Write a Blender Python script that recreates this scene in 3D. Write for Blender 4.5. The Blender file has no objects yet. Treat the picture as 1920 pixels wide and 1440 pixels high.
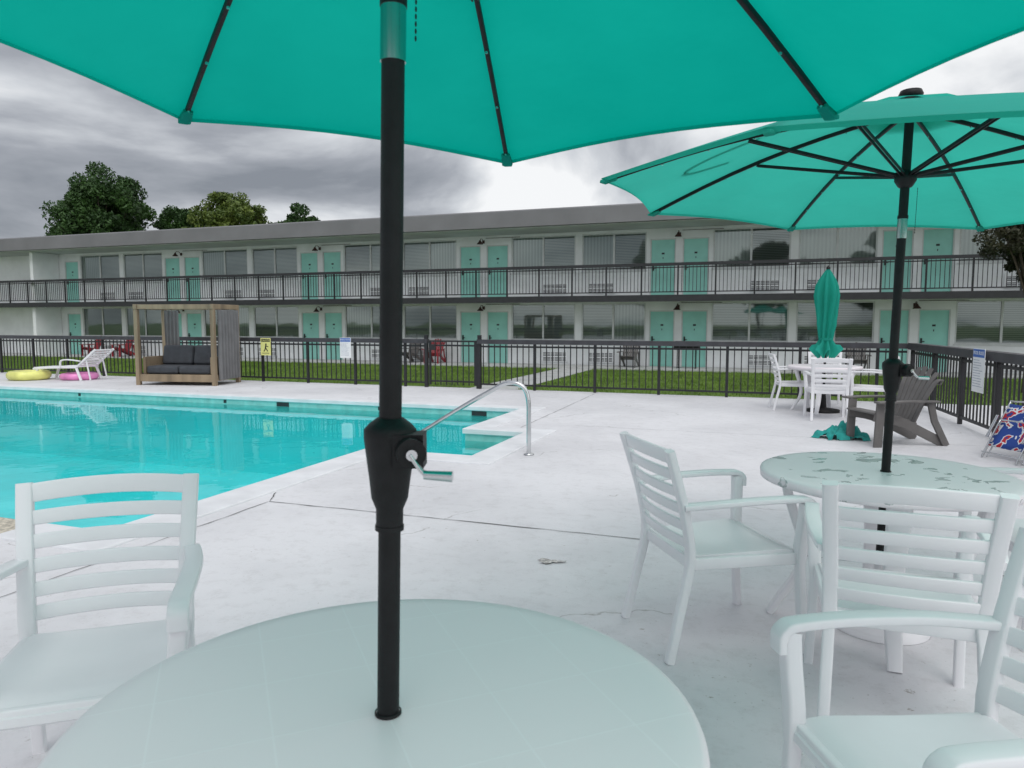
import bpy, math, random, bmesh
import numpy as np
from mathutils import Vector, Matrix
random.seed(3); np.random.seed(3)
R=math.radians
scene=bpy.context.scene
col=scene.collection

# ------------------------------------------------------------------ materials
def nodes(name):
    m=bpy.data.materials.new(name); m.use_nodes=True
    nt=m.node_tree; b=nt.nodes['Principled BSDF']
    return m,nt,b
def N(nt,t,**k):
    n=nt.nodes.new(t)
    for a,v in k.items(): setattr(n,a,v)
    return n
def L(nt,a,b): nt.links.new(a,b)
def coords(nt,kind='Object',scale=(1,1,1)):
    tc=N(nt,'ShaderNodeTexCoord'); mp=N(nt,'ShaderNodeMapping')
    mp.inputs['Scale'].default_value=scale
    L(nt,tc.outputs[kind],mp.inputs[0]); return mp.outputs[0]
def mat(name,c,rough=.5,metal=0,var=.12,scale=6,bump=0,bscale=40,c2=None,spec=.5,stretch=(1,1,1)):
    m,nt,b=nodes(name)
    v=coords(nt,scale=stretch)
    n=N(nt,'ShaderNodeTexNoise'); n.inputs['Scale'].default_value=scale; n.inputs['Detail'].default_value=6
    L(nt,v,n.inputs['Vector'])
    r=N(nt,'ShaderNodeValToRGB')
    ca=[x*(1-var) for x in c]; cb=list(c2) if c2 else [min(1,x*(1+var)) for x in c]
    r.color_ramp.elements[0].position=.35; r.color_ramp.elements[1].position=.65
    r.color_ramp.elements[0].color=(*ca,1); r.color_ramp.elements[1].color=(*cb,1)
    L(nt,n.outputs['Fac'],r.inputs[0]); L(nt,r.outputs[0],b.inputs['Base Color'])
    b.inputs['Roughness'].default_value=rough; b.inputs['Metallic'].default_value=metal
    b.inputs['Specular IOR Level'].default_value=spec
    if bump:
        n2=N(nt,'ShaderNodeTexNoise'); n2.inputs['Scale'].default_value=bscale; n2.inputs['Detail'].default_value=4
        L(nt,v,n2.inputs['Vector'])
        bp=N(nt,'ShaderNodeBump'); bp.inputs['Strength'].default_value=bump; bp.inputs['Distance'].default_value=.01
        L(nt,n2.outputs['Fac'],bp.inputs['Height']); L(nt,bp.outputs[0],b.inputs['Normal'])
    return m

M_plastic=mat('white_resin',(.82,.815,.835),.34,var=.03,scale=3,bump=.05,bscale=250)
M_black=mat('black_powdercoat',(.008,.008,.009),.5,var=.25,scale=30,bump=.15,bscale=300,spec=.3)
M_blackp=mat('black_plastic',(.007,.007,.008),.55,var=.2,spec=.3)
M_fence=mat('fence_paint',(.016,.016,.019),.5,var=.2,scale=5)
M_cap=mat('rail_cap_paint',(.045,.045,.052),.55,var=.2,scale=5)
M_steel=mat('steel',(.62,.63,.64),.18,1,var=.08)
M_chrome=mat('chrome',(.35,.43,.42),.18,1,var=.08)
M_wall=mat('wall_paint',(.80,.82,.83),.7,var=.07,scale=1.2,bump=.1,bscale=30)
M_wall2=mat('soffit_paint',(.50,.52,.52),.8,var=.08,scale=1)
M_fascia=mat('fascia_metal',(.17,.17,.175),.6,var=.10,scale=.8)
M_slab=mat('slab_edge_paint',(.028,.029,.033),.6,var=.15)
M_door=mat('door_paint',(.30,.66,.58),.5,var=.06,scale=2)
M_frame=mat('window_frame',(.60,.62,.62),.4,var=.06)
M_dark=mat('dark_recess',(.02,.022,.024),.6)
M_grille=mat('grille_slots',(.11,.115,.12),.6)
M_conc=mat('concrete_walk',(.45,.46,.45),.8,var=.12,scale=2,bump=.2)
M_lamp=mat('lamp_enamel',(.05,.018,.015),.45)
M_wood=mat('weathered_wood',(.27,.205,.135),.7,var=.3,scale=4,stretch=(1,1,.15),bump=.2,bscale=60)
M_cush=mat('grey_cushion',(.055,.06,.07),.9,var=.12,scale=8,bump=.3,bscale=200)
M_curt=mat('grey_curtain',(.17,.17,.175),.9,var=.1,scale=4)
M_adk=mat('grey_poly_lumber',(.13,.122,.118),.5,var=.12,scale=6)
M_red=mat('red_poly_lumber',(.28,.02,.03),.5,var=.12,scale=6)
M_bark=mat('bark',(.07,.055,.04),.9,var=.3,scale=8,bump=.6)
M_pinkf=mat('pink_vinyl',(.78,.26,.55),.25,var=.25,scale=3)
M_yelf=mat('yellow_vinyl',(.72,.72,.22),.25,var=.2,scale=3)
M_teal=mat('teal_cloth',(.01,.30,.27),.7,var=.2,scale=20)
M_copetan=mat('aggregate_coping',(.50,.46,.38),.8,var=.35,scale=40,bump=.5,bscale=80)
M_signw=mat('sign_white',(.80,.82,.83),.4,var=.03)
M_signb=mat('sign_blue',(.02,.12,.45),.4,var=.05)
M_signy=mat('sign_yellow',(.80,.80,.30),.4,var=.05)
M_ink=mat('sign_ink',(.02,.02,.025),.5)
M_grayink=mat('sign_grey_ink',(.30,.34,.42),.5)

def deck_mat():
    m,nt,b=nodes('painted_deck')
    v=coords(nt)
    def noise(s,d=6,r=.6):
        n=N(nt,'ShaderNodeTexNoise'); n.inputs['Scale'].default_value=s; n.inputs['Detail'].default_value=d; n.inputs['Roughness'].default_value=r
        L(nt,v,n.inputs['Vector']); return n.outputs['Fac']
    r1=N(nt,'ShaderNodeValToRGB'); L(nt,noise(.55,5,.6),r1.inputs[0])
    r1.color_ramp.elements[0].position=.33; r1.color_ramp.elements[0].color=(.62,.62,.64,1)
    r1.color_ramp.elements[1].position=.60; r1.color_ramp.elements[1].color=(.745,.745,.765,1)
    r2=N(nt,'ShaderNodeValToRGB'); L(nt,noise(9,10,.75),r2.inputs[0])
    r2.color_ramp.elements[0].position=.28; r2.color_ramp.elements[0].color=(.80,.79,.78,1)
    r2.color_ramp.elements[1].position=.50; r2.color_ramp.elements[1].color=(1,1,1,1)
    mx=N(nt,'ShaderNodeMix',data_type='RGBA',blend_type='MULTIPLY'); mx.inputs[0].default_value=.75
    L(nt,r1.outputs[0],mx.inputs[6]); L(nt,r2.outputs[0],mx.inputs[7])
    r3=N(nt,'ShaderNodeValToRGB'); L(nt,noise(60,3,.6),r3.inputs[0])
    r3.color_ramp.elements[0].position=.27; r3.color_ramp.elements[0].color=(.5,.48,.45,1)
    r3.color_ramp.elements[1].position=.34; r3.color_ramp.elements[1].color=(1,1,1,1)
    mx2=N(nt,'ShaderNodeMix',data_type='RGBA',blend_type='MULTIPLY'); mx2.inputs[0].default_value=.7
    L(nt,mx.outputs[2],mx2.inputs[6]); L(nt,r3.outputs[0],mx2.inputs[7])
    sc=N(nt,'ShaderNodeValToRGB'); L(nt,noise(14,6,.7),sc.inputs[0])
    sc.color_ramp.elements[0].position=.635; sc.color_ramp.elements[0].color=(1,1,1,1)
    sc.color_ramp.elements[1].position=.68; sc.color_ramp.elements[1].color=(.58,.54,.50,1)
    sm=N(nt,'ShaderNodeMapRange'); sm.inputs[1].default_value=.54; sm.inputs[2].default_value=.60; L(nt,noise(.8,2),sm.inputs[0])
    mxs=N(nt,'ShaderNodeMix',data_type='RGBA',blend_type='MULTIPLY')
    L(nt,sm.outputs[0],mxs.inputs[0]); L(nt,mx2.outputs[2],mxs.inputs[6]); L(nt,sc.outputs[0],mxs.inputs[7])
    vo=N(nt,'ShaderNodeTexVoronoi',feature='DISTANCE_TO_EDGE'); vo.inputs['Scale'].default_value=.5
    nn=N(nt,'ShaderNodeTexNoise'); nn.inputs['Scale'].default_value=3; nn.inputs['Detail'].default_value=5; L(nt,v,nn.inputs['Vector'])
    ad=N(nt,'ShaderNodeMix',data_type='RGBA',blend_type='ADD'); ad.inputs[0].default_value=.35
    L(nt,v,ad.inputs[6]); L(nt,nn.outputs['Color'],ad.inputs[7]); L(nt,ad.outputs[2],vo.inputs['Vector'])
    r4=N(nt,'ShaderNodeValToRGB'); L(nt,vo.outputs['Distance'],r4.inputs[0])
    r4.color_ramp.elements[0].position=.0; r4.color_ramp.elements[0].color=(.60,.59,.57,1)
    r4.color_ramp.elements[1].position=.003; r4.color_ramp.elements[1].color=(1,1,1,1)
    msk=N(nt,'ShaderNodeMath',operation='GREATER_THAN'); msk.inputs[1].default_value=.55; L(nt,noise(.7,2),msk.inputs[0])
    mx3=N(nt,'ShaderNodeMix',data_type='RGBA',blend_type='MULTIPLY')
    L(nt,msk.outputs[0],mx3.inputs[0]); L(nt,mxs.outputs[2],mx3.inputs[6]); L(nt,r4.outputs[0],mx3.inputs[7])
    L(nt,mx3.outputs[2],b.inputs['Base Color'])
    mr=N(nt,'ShaderNodeMapRange'); mr.inputs[3].default_value=.42; mr.inputs[4].default_value=.8
    L(nt,noise(1.3),mr.inputs[0]); L(nt,mr.outputs[0],b.inputs['Roughness'])
    bp=N(nt,'ShaderNodeBump'); bp.inputs['Strength'].default_value=.6; bp.inputs['Distance'].default_value=.007
    L(nt,noise(25,8,.7),bp.inputs['Height']); L(nt,bp.outputs[0],b.inputs['Normal'])
    return m
M_deck=deck_mat()
M_cope=mat('painted_coping',(.74,.75,.77),.6,var=.07,scale=3,bump=.3,bscale=40)
M_joint=mat('joint_gap',(.11,.11,.11),.9,var=.5,scale=3)

def table_mat(wet):
    m,nt,b=nodes('table_top_wet' if wet else 'table_top')
    v=coords(nt)
    br=N(nt,'ShaderNodeTexBrick'); br.offset=0; br.inputs['Scale'].default_value=1
    br.inputs['Brick Width'].default_value=.19; br.inputs['Row Height'].default_value=.19
    br.inputs['Mortar Size'].default_value=.0025; br.inputs['Mortar Smooth'].default_value=.6
    br.inputs['Color1'].default_value=(.87,.81,.84,1); br.inputs['Color2'].default_value=(.865,.805,.835,1); br.inputs['Mortar'].default_value=(.90,.85,.88,1)
    L(nt,v,br.inputs['Vector'])
    b.inputs['Roughness'].default_value=.36
    bp=N(nt,'ShaderNodeBump'); bp.inputs['Strength'].default_value=.12; bp.inputs['Distance'].default_value=.003
    L(nt,br.outputs['Fac'],bp.inputs['Height']); L(nt,bp.outputs[0],b.inputs['Normal'])
    if wet:
        n=N(nt,'ShaderNodeTexNoise'); n.inputs['Scale'].default_value=9; n.inputs['Detail'].default_value=5; n.inputs['Distortion'].default_value=.6
        L(nt,v,n.inputs['Vector'])
        r=N(nt,'ShaderNodeValToRGB'); L(nt,n.outputs['Fac'],r.inputs[0])
        e=r.color_ramp.elements; e[0].position=.60; e[0].color=(0,0,0,1); e[1].position=.61; e[1].color=(1,1,1,1)
        x=e.new(.635); x.color=(.2,.2,.2,1)
        mx=N(nt,'ShaderNodeMix',data_type='RGBA'); L(nt,r.outputs[0],mx.inputs[0]); L(nt,br.outputs['Color'],mx.inputs[6])
        mx.inputs[7].default_value=(.34,.38,.38,1); L(nt,mx.outputs[2],b.inputs['Base Color'])
        mr=N(nt,'ShaderNodeMapRange'); mr.inputs[1].default_value=.585; mr.inputs[2].default_value=.615; mr.inputs[3].default_value=.36; mr.inputs[4].default_value=.04
        L(nt,n.outputs['Fac'],mr.inputs[0]); L(nt,mr.outputs[0],b.inputs['Roughness'])
    else:
        L(nt,br.outputs['Color'],b.inputs['Base Color'])
    return m
M_tab=table_mat(False); M_tabw=table_mat(True)

def canopy_mat(name,k):
    m=bpy.data.materials.new(name); m.use_nodes=True; nt=m.node_tree; nt.nodes.clear()
    out=N(nt,'ShaderNodeOutputMaterial'); mx=N(nt,'ShaderNodeMixShader'); mx.inputs[0].default_value=.55
    d=N(nt,'ShaderNodeBsdfPrincipled'); d.inputs['Roughness'].default_value=.7; d.inputs['Specular IOR Level'].default_value=.12
    t=N(nt,'ShaderNodeBsdfTranslucent')
    v=coords(nt)
    n=N(nt,'ShaderNodeTexNoise'); n.inputs['Scale'].default_value=1.6; n.inputs['Detail'].default_value=4; L(nt,v,n.inputs['Vector'])
    for tgt,a,b_ in ((d.inputs['Base Color'],(.004+k*.6,.40,.33),(.008+k*.6,.45,.37)),(t.inputs['Color'],(k,.45+k*2,.345+k*1.6),(k+.002,.51+k*2,.39+k*1.6))):
        r=N(nt,'ShaderNodeValToRGB'); r.color_ramp.elements[0].position=.35; r.color_ramp.elements[1].position=.65
        r.color_ramp.elements[0].color=(*a,1); r.color_ramp.elements[1].color=(*b_,1)
        L(nt,n.outputs['Fac'],r.inputs[0]); L(nt,r.outputs[0],tgt)
    w=N(nt,'ShaderNodeTexNoise'); w.inputs['Scale'].default_value=5; w.inputs['Detail'].default_value=3; L(nt,v,w.inputs['Vector'])
    bp=N(nt,'ShaderNodeBump'); bp.inputs['Strength'].default_value=.5; bp.inputs['Distance'].default_value=.02
    L(nt,w.outputs['Fac'],bp.inputs['Height']); L(nt,bp.outputs[0],d.inputs['Normal']); L(nt,bp.outputs[0],t.inputs['Normal'])
    L(nt,d.outputs[0],mx.inputs[1]); L(nt,t.outputs[0],mx.inputs[2]); L(nt,mx.outputs[0],out.inputs[0])
    return m
M_canopy=canopy_mat('canopy_fabric',0.0); M_canopy2=canopy_mat('canopy_fabric_pale',0.05)  # second fabric is the same green, set paler

def water_mat():
    m=bpy.data.materials.new('pool_water'); m.use_nodes=True; nt=m.node_tree; nt.nodes.clear()
    out=N(nt,'ShaderNodeOutputMaterial'); mx=N(nt,'ShaderNodeMixShader')
    t=N(nt,'ShaderNodeBsdfTransparent'); t.inputs[0].default_value=(.62,.98,.98,1)
    g=N(nt,'ShaderNodeBsdfGlossy'); g.inputs['Roughness'].default_value=.015
    f=N(nt,'ShaderNodeFresnel'); f.inputs[0].default_value=1.28
    v=coords(nt,scale=(1,1,1))
    n=N(nt,'ShaderNodeTexNoise'); n.inputs['Scale'].default_value=2.2; n.inputs['Detail'].default_value=3; n.inputs['Roughness'].default_value=.45; L(nt,v,n.inputs['Vector'])
    bp=N(nt,'ShaderNodeBump'); bp.inputs['Strength'].default_value=.13; bp.inputs['Distance'].default_value=.03
    L(nt,n.outputs['Fac'],bp.inputs['Height']); L(nt,bp.outputs[0],g.inputs['Normal']); L(nt,bp.outputs[0],f.inputs['Normal'])
    L(nt,f.outputs[0],mx.inputs[0]); L(nt,t.outputs[0],mx.inputs[1]); L(nt,g.outputs[0],mx.inputs[2]); L(nt,mx.outputs[0],out.inputs[0])
    return m
M_water=water_mat()
M_pool=mat('pool_plaster',(.12,.86,.88),.6,var=.06,scale=1.2)
M_tileb=mat('pool_tile_band',(.25,.58,.54),.3,var=.12,scale=6)
M_step=mat('pool_step',(.45,.80,.74),.6,var=.06,scale=2)

def glass_mat():
    m=bpy.data.materials.new('window_glass'); m.use_nodes=True; nt=m.node_tree; nt.nodes.clear()
    out=N(nt,'ShaderNodeOutputMaterial'); mx=N(nt,'ShaderNodeMixShader'); 
    t=N(nt,'ShaderNodeBsdfTransparent'); t.inputs[0].default_value=(.80,.86,.84,1)
    g=N(nt,'ShaderNodeBsdfGlossy'); g.inputs['Roughness'].default_value=.03; g.inputs['Color'].default_value=(.85,.95,.93,1)
    f=N(nt,'ShaderNodeFresnel'); f.inputs[0].default_value=2.1
    v=coords(nt); n=N(nt,'ShaderNodeTexNoise'); n.inputs['Scale'].default_value=.8; L(nt,v,n.inputs['Vector'])
    bp=N(nt,'ShaderNodeBump'); bp.inputs['Strength'].default_value=.15; bp.inputs['Distance'].default_value=.02
    L(nt,n.outputs['Fac'],bp.inputs['Height']); L(nt,bp.outputs[0],g.inputs['Normal'])
    L(nt,f.outputs[0],mx.inputs[0]); L(nt,t.outputs[0],mx.inputs[1]); L(nt,g.outputs[0],mx.inputs[2]); L(nt,mx.outputs[0],out.inputs[0])
    return m
M_glass=glass_mat()
def stripe(name,c1,c2,axis,scale):
    m,nt,b=nodes(name); v=coords(nt)
    w=N(nt,'ShaderNodeTexWave',bands_direction=axis); w.inputs['Scale'].default_value=scale; w.inputs['Distortion'].default_value=.4 if axis=='X' else 0.05
    L(nt,v,w.inputs['Vector'])
    r=N(nt,'ShaderNodeValToRGB'); r.color_ramp.elements[0].color=(*c1,1); r.color_ramp.elements[1].color=(*c2,1)
    L(nt,w.outputs['Fac'],r.inputs[0]); L(nt,r.outputs[0],b.inputs['Base Color']); b.inputs['Roughness'].default_value=.8
    return m
M_blind=stripe('blind_slats',(.22,.23,.23),(.52,.53,.52),'Z',5.5)
M_blind2=stripe('blind_slats_dark',(.08,.09,.09),(.30,.31,.30),'Z',5.5)
M_drape=stripe('drape_folds',(.40,.42,.41),(.57,.59,.57),'X',2.6)
def beach_mat():
    m,nt,b=nodes('beach_chair_print'); v=coords(nt)
    n=N(nt,'ShaderNodeTexNoise'); n.inputs['Scale'].default_value=7; n.inputs['Detail'].default_value=2; L(nt,v,n.inputs['Vector'])
    r=N(nt,'ShaderNodeValToRGB'); r.color_ramp.interpolation='CONSTANT'
    e=r.color_ramp.elements; e[0].position=0; e[0].color=(.02,.06,.28,1); e[1].position=.52; e[1].color=(.7,.72,.75,1)
    x=e.new(.57); x.color=(.5,.02,.03,1)
    x=e.new(.64); x.color=(.02,.05,.25,1)
    L(nt,n.outputs['Fac'],r.inputs[0]); L(nt,r.outputs[0],b.inputs['Base Color']); b.inputs['Roughness'].default_value=.8
    return m
M_beach=beach_mat()
def leaf_mat(name,dark,light):
    m=bpy.data.materials.new(name); m.use_nodes=True; nt=m.node_tree; b=nt.nodes['Principled BSDF']
    v=coords(nt); n=N(nt,'ShaderNodeTexNoise'); n.inputs['Scale'].default_value=.9; n.inputs['Detail'].default_value=5; n.inputs['Roughness'].default_value=.7
    L(nt,v,n.inputs['Vector'])
    r=N(nt,'ShaderNodeValToRGB'); r.color_ramp.elements[0].position=.38; r.color_ramp.elements[1].position=.62
    r.color_ramp.elements[0].color=(*dark,1); r.color_ramp.elements[1].color=(*light,1)
    L(nt,n.outputs['Fac'],r.inputs[0]); L(nt,r.outputs[0],b.inputs['Base Color']); b.inputs['Roughness'].default_value=.6
    return m
M_leaf1=leaf_mat('leaves_dark',(.012,.042,.006),(.045,.11,.018))
M_leaf2=leaf_mat('leaves_light',(.045,.085,.010),(.15,.20,.03))
M_leaf3=leaf_mat('leaves_myrtle',(.012,.022,.008),(.045,.045,.018))
M_grass=mat('grass',(.07,.13,.015),.9,var=.35,scale=1.3,c2=(.12,.21,.025),bump=.8,bscale=60)
M_blade=leaf_mat('grass_blades',(.085,.165,.012),(.16,.27,.03))

# ------------------------------------------------------------------ mesh builder
class MB:
    def __init__(s): s.v=[]; s.f=[]; s.m=[]; s.s=[]
    def add(s,vs,fs,mi=0,sm=False):
        o=len(s.v); s.v+= [tuple(p) for p in vs]
        for f in fs: s.f.append(tuple(i+o for i in f)); s.m.append(mi); s.s.append(sm)
    def box(s,c,d,mi=0,M=None):
        x,y,z=d[0]/2,d[1]/2,d[2]/2
        vs=[Vector((a*x,b*y,e*z)) for a in(-1,1) for b in(-1,1) for e in(-1,1)]
        if M: vs=[M@p for p in vs]
        vs=[p+Vector(c) for p in vs]
        s.add(vs,[(0,1,3,2),(4,6,7,5),(0,4,5,1),(2,3,7,6),(0,2,6,4),(1,5,7,3)],mi)
    def b2(s,x0,x1,y0,y1,z0,z1,mi=0):
        s.box(((x0+x1)/2,(y0+y1)/2,(z0+z1)/2),(abs(x1-x0),abs(y1-y0),abs(z1-z0)),mi)
    def quad(s,a,b,c,d,mi=0): s.add([a,b,c,d],[(0,1,2,3)],mi)
    def rings(s,rings,mi=0,sm=True,cap=True):
        n=len(rings[0]); vs=[p for r in rings for p in r]; fs=[]
        for i in range(len(rings)-1):
            for j in range(n):
                k=(j+1)%n; fs.append((i*n+j,i*n+k,(i+1)*n+k,(i+1)*n+j))
        s.add(vs,fs,mi,sm)
        if cap:
            s.add(rings[0],[tuple(range(n-1,-1,-1))],mi); s.add(rings[-1],[tuple(range(n))],mi)
    def tube(s,path,r,n=10,mi=0,cap=True):
        P=[Vector(p) for p in path]; rr=r if isinstance(r,(list,tuple)) else [r]*len(P)
        rings=[]; up=None
        for i,p in enumerate(P):
            t=(P[min(i+1,len(P)-1)]-P[max(i-1,0)]).normalized()
            if up is None:
                up=Vector((0,0,1)) if abs(t.z)<.9 else Vector((1,0,0))
            a=t.cross(up).normalized(); b=a.cross(t).normalized(); up=b
            rings.append([p+rr[i]*(math.cos(2*math.pi*j/n)*a+math.sin(2*math.pi*j/n)*b) for j in range(n)])
        s.rings(rings,mi,True,cap)
    def sweep(s,path,w,h,side=(1,0,0),mi=0,rad=.3):
        P=[Vector(p) for p in path]; side=Vector(side)
        W=w if isinstance(w,(list,tuple)) else [w]*len(P); H=h if isinstance(h,(list,tuple)) else [h]*len(P)
        rings=[]
        for i,p in enumerate(P):
            t=(P[min(i+1,len(P)-1)]-P[max(i-1,0)]).normalized()
            a=(side-t*side.dot(t)).normalized(); b=t.cross(a).normalized()
            ww,hh=W[i]/2,H[i]/2; c=min(ww,hh)*rad
            ring=[]
            for sx,sy,a0 in((1,1,0),(-1,1,90),(-1,-1,180),(1,-1,270)):
                for k in(0,45,90):
                    an=R(a0+k); ring.append(p+a*(sx*(ww-c)+c*math.cos(an))+b*(sy*(hh-c)+c*math.sin(an)))
            rings.append(ring)
        s.rings(rings,mi,True,True)
    def lathe(s,prof,n=32,c=(0,0,0),mi=0,cap=True,sm=True):
        c=Vector(c)
        s.rings([[c+Vector((r*math.cos(2*math.pi*j/n),r*math.sin(2*math.pi*j/n),z)) for j in range(n)] for r,z in prof],mi,sm,cap)
    def mesh(s,name,mats,bevel=0):
        me=bpy.data.meshes.new(name); me.from_pydata(s.v,[],s.f)
        for m in mats: me.materials.append(m)
        me.polygons.foreach_set('material_index',s.m); me.polygons.foreach_set('use_smooth',s.s); me.update()
        return me
    def obj(s,name,mats,parent=None,M=None,bevel=0,sub=0):
        o=bpy.data.objects.new(name,s.mesh(name,mats)); col.objects.link(o)
        if bevel:
            b=o.modifiers.new('bevel','BEVEL'); b.width=bevel; b.segments=2; b.limit_method='ANGLE'
        if parent: o.parent=parent
        if M is not None:
            o.matrix_basis=M
        return o
def empty(name,M=Matrix()):
    e=bpy.data.objects.new(name,None); col.objects.link(e); e.matrix_basis=M; e.empty_display_size=.2; return e
def smooth(pts,n=6):
    P=[Vector(p) for p in pts]; out=[]
    for i in range(len(P)-1):
        p0=P[max(i-1,0)];p1=P[i];p2=P[i+1];p3=P[min(i+2,len(P)-1)]
        for k in range(n):
            t=k/n; out.append(.5*((2*p1)+(p2-p0)*t+(2*p0-5*p1+4*p2-p3)*t*t+(3*p1-p0-3*p2+p3)*t**3))
    out.append(P[-1]); return out
def place(x,y,ang,z=0): return Matrix.Translation((x,y,z))@Matrix.Rotation(R(ang),4,'Z')

F=Matrix.Translation((.17,11.43,0))@Matrix.Rotation(-math.atan2(.339,.941),4,'Z')   # site axes (motel / pool direction)

# ------------------------------------------------------------------ ground, deck, pool
mb=MB()
us=[-400,-40,20,400]; ws=[-300,-30,3.2,500]
for i in range(3):
    for j in range(3):
        if i==1 and j==1: continue
        mb.quad((us[i],ws[j],-.25),(us[i+1],ws[j],-.25),(us[i+1],ws[j+1],-.25),(us[i],ws[j+1],-.25))
mb.obj('lawn',[M_grass],M=F)
nb=90000
bx=np.random.uniform(-30,12,nb); by=np.random.uniform(3.3,13.55,nb)
keep=~((bx>-3.35)&(bx<-2.05)); bx=bx[keep]; by=by[keep]; nb=len(bx)
an=np.random.uniform(0,6.28,nb); h=np.random.uniform(.03,.075,nb); lx=np.random.normal(0,.02,nb); ly=np.random.normal(0,.02,nb)
V=np.zeros((nb,3,3)); w_=.012
V[:,0]=np.stack([bx-w_*np.cos(an),by-w_*np.sin(an),np.full(nb,-.255)],1)
V[:,1]=np.stack([bx+w_*np.cos(an),by+w_*np.sin(an),np.full(nb,-.255)],1)
V[:,2]=np.stack([bx+lx,by+ly,-.25+h],1)
me=bpy.data.meshes.new('grass'); me.from_pydata(V.reshape(-1,3).tolist(),[],np.arange(nb*3).reshape(-1,3).tolist()); me.materials.append(M_blade)
o=bpy.data.objects.new('grass',me); col.objects.link(o); o.matrix_basis=F

deck=empty('pool_deck',F)
mb=MB()
us=[-40,-18,-.4,0,.85,20]; ws=[-30,-7.36,-4.05,-2.3,0,3.2]
for i in range(5):
    for j in range(5):
        a=(us[i]+us[i+1])/2; b=(ws[j]+ws[j+1])/2
        if (-18<a<-.4 and -7.36<b<0) or (-.4<a<0 and -4.05<b<0) or (0<a<.85 and -4.05<b<-2.3): continue
        mb.quad((us[i],ws[j],0),(us[i+1],ws[j],0),(us[i+1],ws[j+1],0),(us[i],ws[j+1],0))
for (x0,y0,x1,y1) in((-40,3.2,20,3.2),(20,3.2,20,-30),(20,-30,-40,-30),(-40,-30,-40,3.2)):
    mb.quad((x0,y0,0),(x1,y1,0),(x1,y1,-.3),(x0,y0,-.3))
mb.obj('deck_surface',[M_deck],deck)
mb=MB()
def joint(x0,y0,x1,y1,w=.012,amp=.006):
    n=max(8,int(math.hypot(x1-x0,y1-y0)*8)); dx,dy=x1-x0,y1-y0; l=math.hypot(dx,dy); nx,ny=-dy/l,dx/l
    pts=[]
    for i in range(n+1):
        t=i/n; o=random.uniform(-amp,amp); ww=w*random.uniform(.35,1.2)/2
        cx,cy=x0+dx*t+nx*o,y0+dy*t+ny*o
        pts.append(((cx-nx*ww,cy-ny*ww,.004),(cx+nx*ww,cy+ny*ww,.004)))
    for a,b in zip(pts,pts[1:]): mb.quad(a[0],b[0],b[1],a[1])
joint(.06,-6.26,14,-6.26,.012); joint(.06,-6.27,.06,-14,.008); joint(.5,3.1,.62,-1.9,.008); joint(1.25,-1.47,14,-1.47,.006)
joint(-7,3.1,-7,.35,.006)
joint(.06,-6.25,-.08,-6.0,.01)
mb.obj('expansion_joints',[M_joint],deck)

pool=empty('swimming_pool',F)
poly=[(0,0),(0,-2.3),(.85,-2.3),(.85,-4.05),(-.4,-4.05),(-.4,-7.36),(-18,-7.36),(-18,0)]  # clockwise
def offset(poly,d):
    out=[]; n=len(poly)
    for i in range(n):
        p0,p1,p2=[Vector(poly[k%n]) for k in(i-1,i,i+1)]
        a=(p1-p0).normalized(); b=(p2-p1).normalized()
        na=Vector((-a.y,a.x)); nb_=Vector((-b.y,b.x))
        out.append(p1+na*d+nb_*d)
    return [tuple(p) for p in out]
inn=offset(poly,-.03); outr=offset(poly,.30)
mb=MB(); n=len(poly)
def cseg(a,b,c,d,pa,pb,mi):
    mb.quad((*a,.022),(*b,.022),(*c,.018),(*d,.018),mi)
    mb.quad((*a,-.05),(*b,-.05),(*b,.022),(*a,.022),mi)
    mb.quad((*d,-.02),(*d,.018),(*c,.018),(*c,-.02),mi)
    mb.quad((*a,-.05),(*pa,-.05),(*pb,-.05),(*b,-.05),mi)
for i in range(n):
    j=(i+1)%n; a,b,c,d=inn[i],inn[j],outr[j],outr[i]
    if i==5:
        xm=-1.0
        cseg(a,(xm,a[1]),(xm,d[1]),d,poly[i],(xm,poly[i][1]),0)
        cseg((xm,a[1]),b,c,(xm,d[1]),(xm,poly[i][1]),poly[j],1)
    else: cseg(a,b,c,d,poly[i],poly[j],0)
o=mb.obj('coping',[M_cope,M_copetan],pool)
bm=bmesh.new(); bm.from_mesh(o.data); bmesh.ops.remove_doubles(bm,verts=bm.verts,dist=.0005); bmesh.ops.recalc_face_normals(bm,faces=bm.faces); bm.to_mesh(o.data); bm.free()
bv=o.modifiers.new('b','BEVEL'); bv.width=.012; bv.segments=3; bv.limit_method='ANGLE'
WL=-.14
mb=MB()
for i in range(n):
    a,b=poly[i],poly[(i+1)%n]
    mb.quad((*a,-.05),(*b,-.05),(*b,-.26),(*a,-.26),1)
    mb.quad((*a,-.26),(*b,-.26),(*b,-1.4),(*a,-1.4),0)
mb.add([(*p,-1.4) for p in reversed(poly)],[tuple(range(n))],0)
mb.b2(.35,.845,-4.04,-2.31,-.75,-.36,2)
mb.b2(-.06,.349,-4.038,-2.312,-.95,-.60,2)
mb.b2(-.46,-.061,-4.036,-2.314,-1.2,-.85,2)
for x in(-4.6,-.75): mb.b2(x-.13,x+.13,-.012,.01,-.135,-.06,3)
for x in(-9.6,-5.9,-2.6): mb.b2(x-.03,x+.03,-.008,.01,-.12,-.06,3)
mb.obj('pool_shell',[M_pool,M_tileb,M_step,M_dark],pool)
mb=MB(); mb.add([(*p,WL) for p in reversed(poly)],[tuple(range(n))]); mb.obj('water',[M_water],pool)

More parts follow.
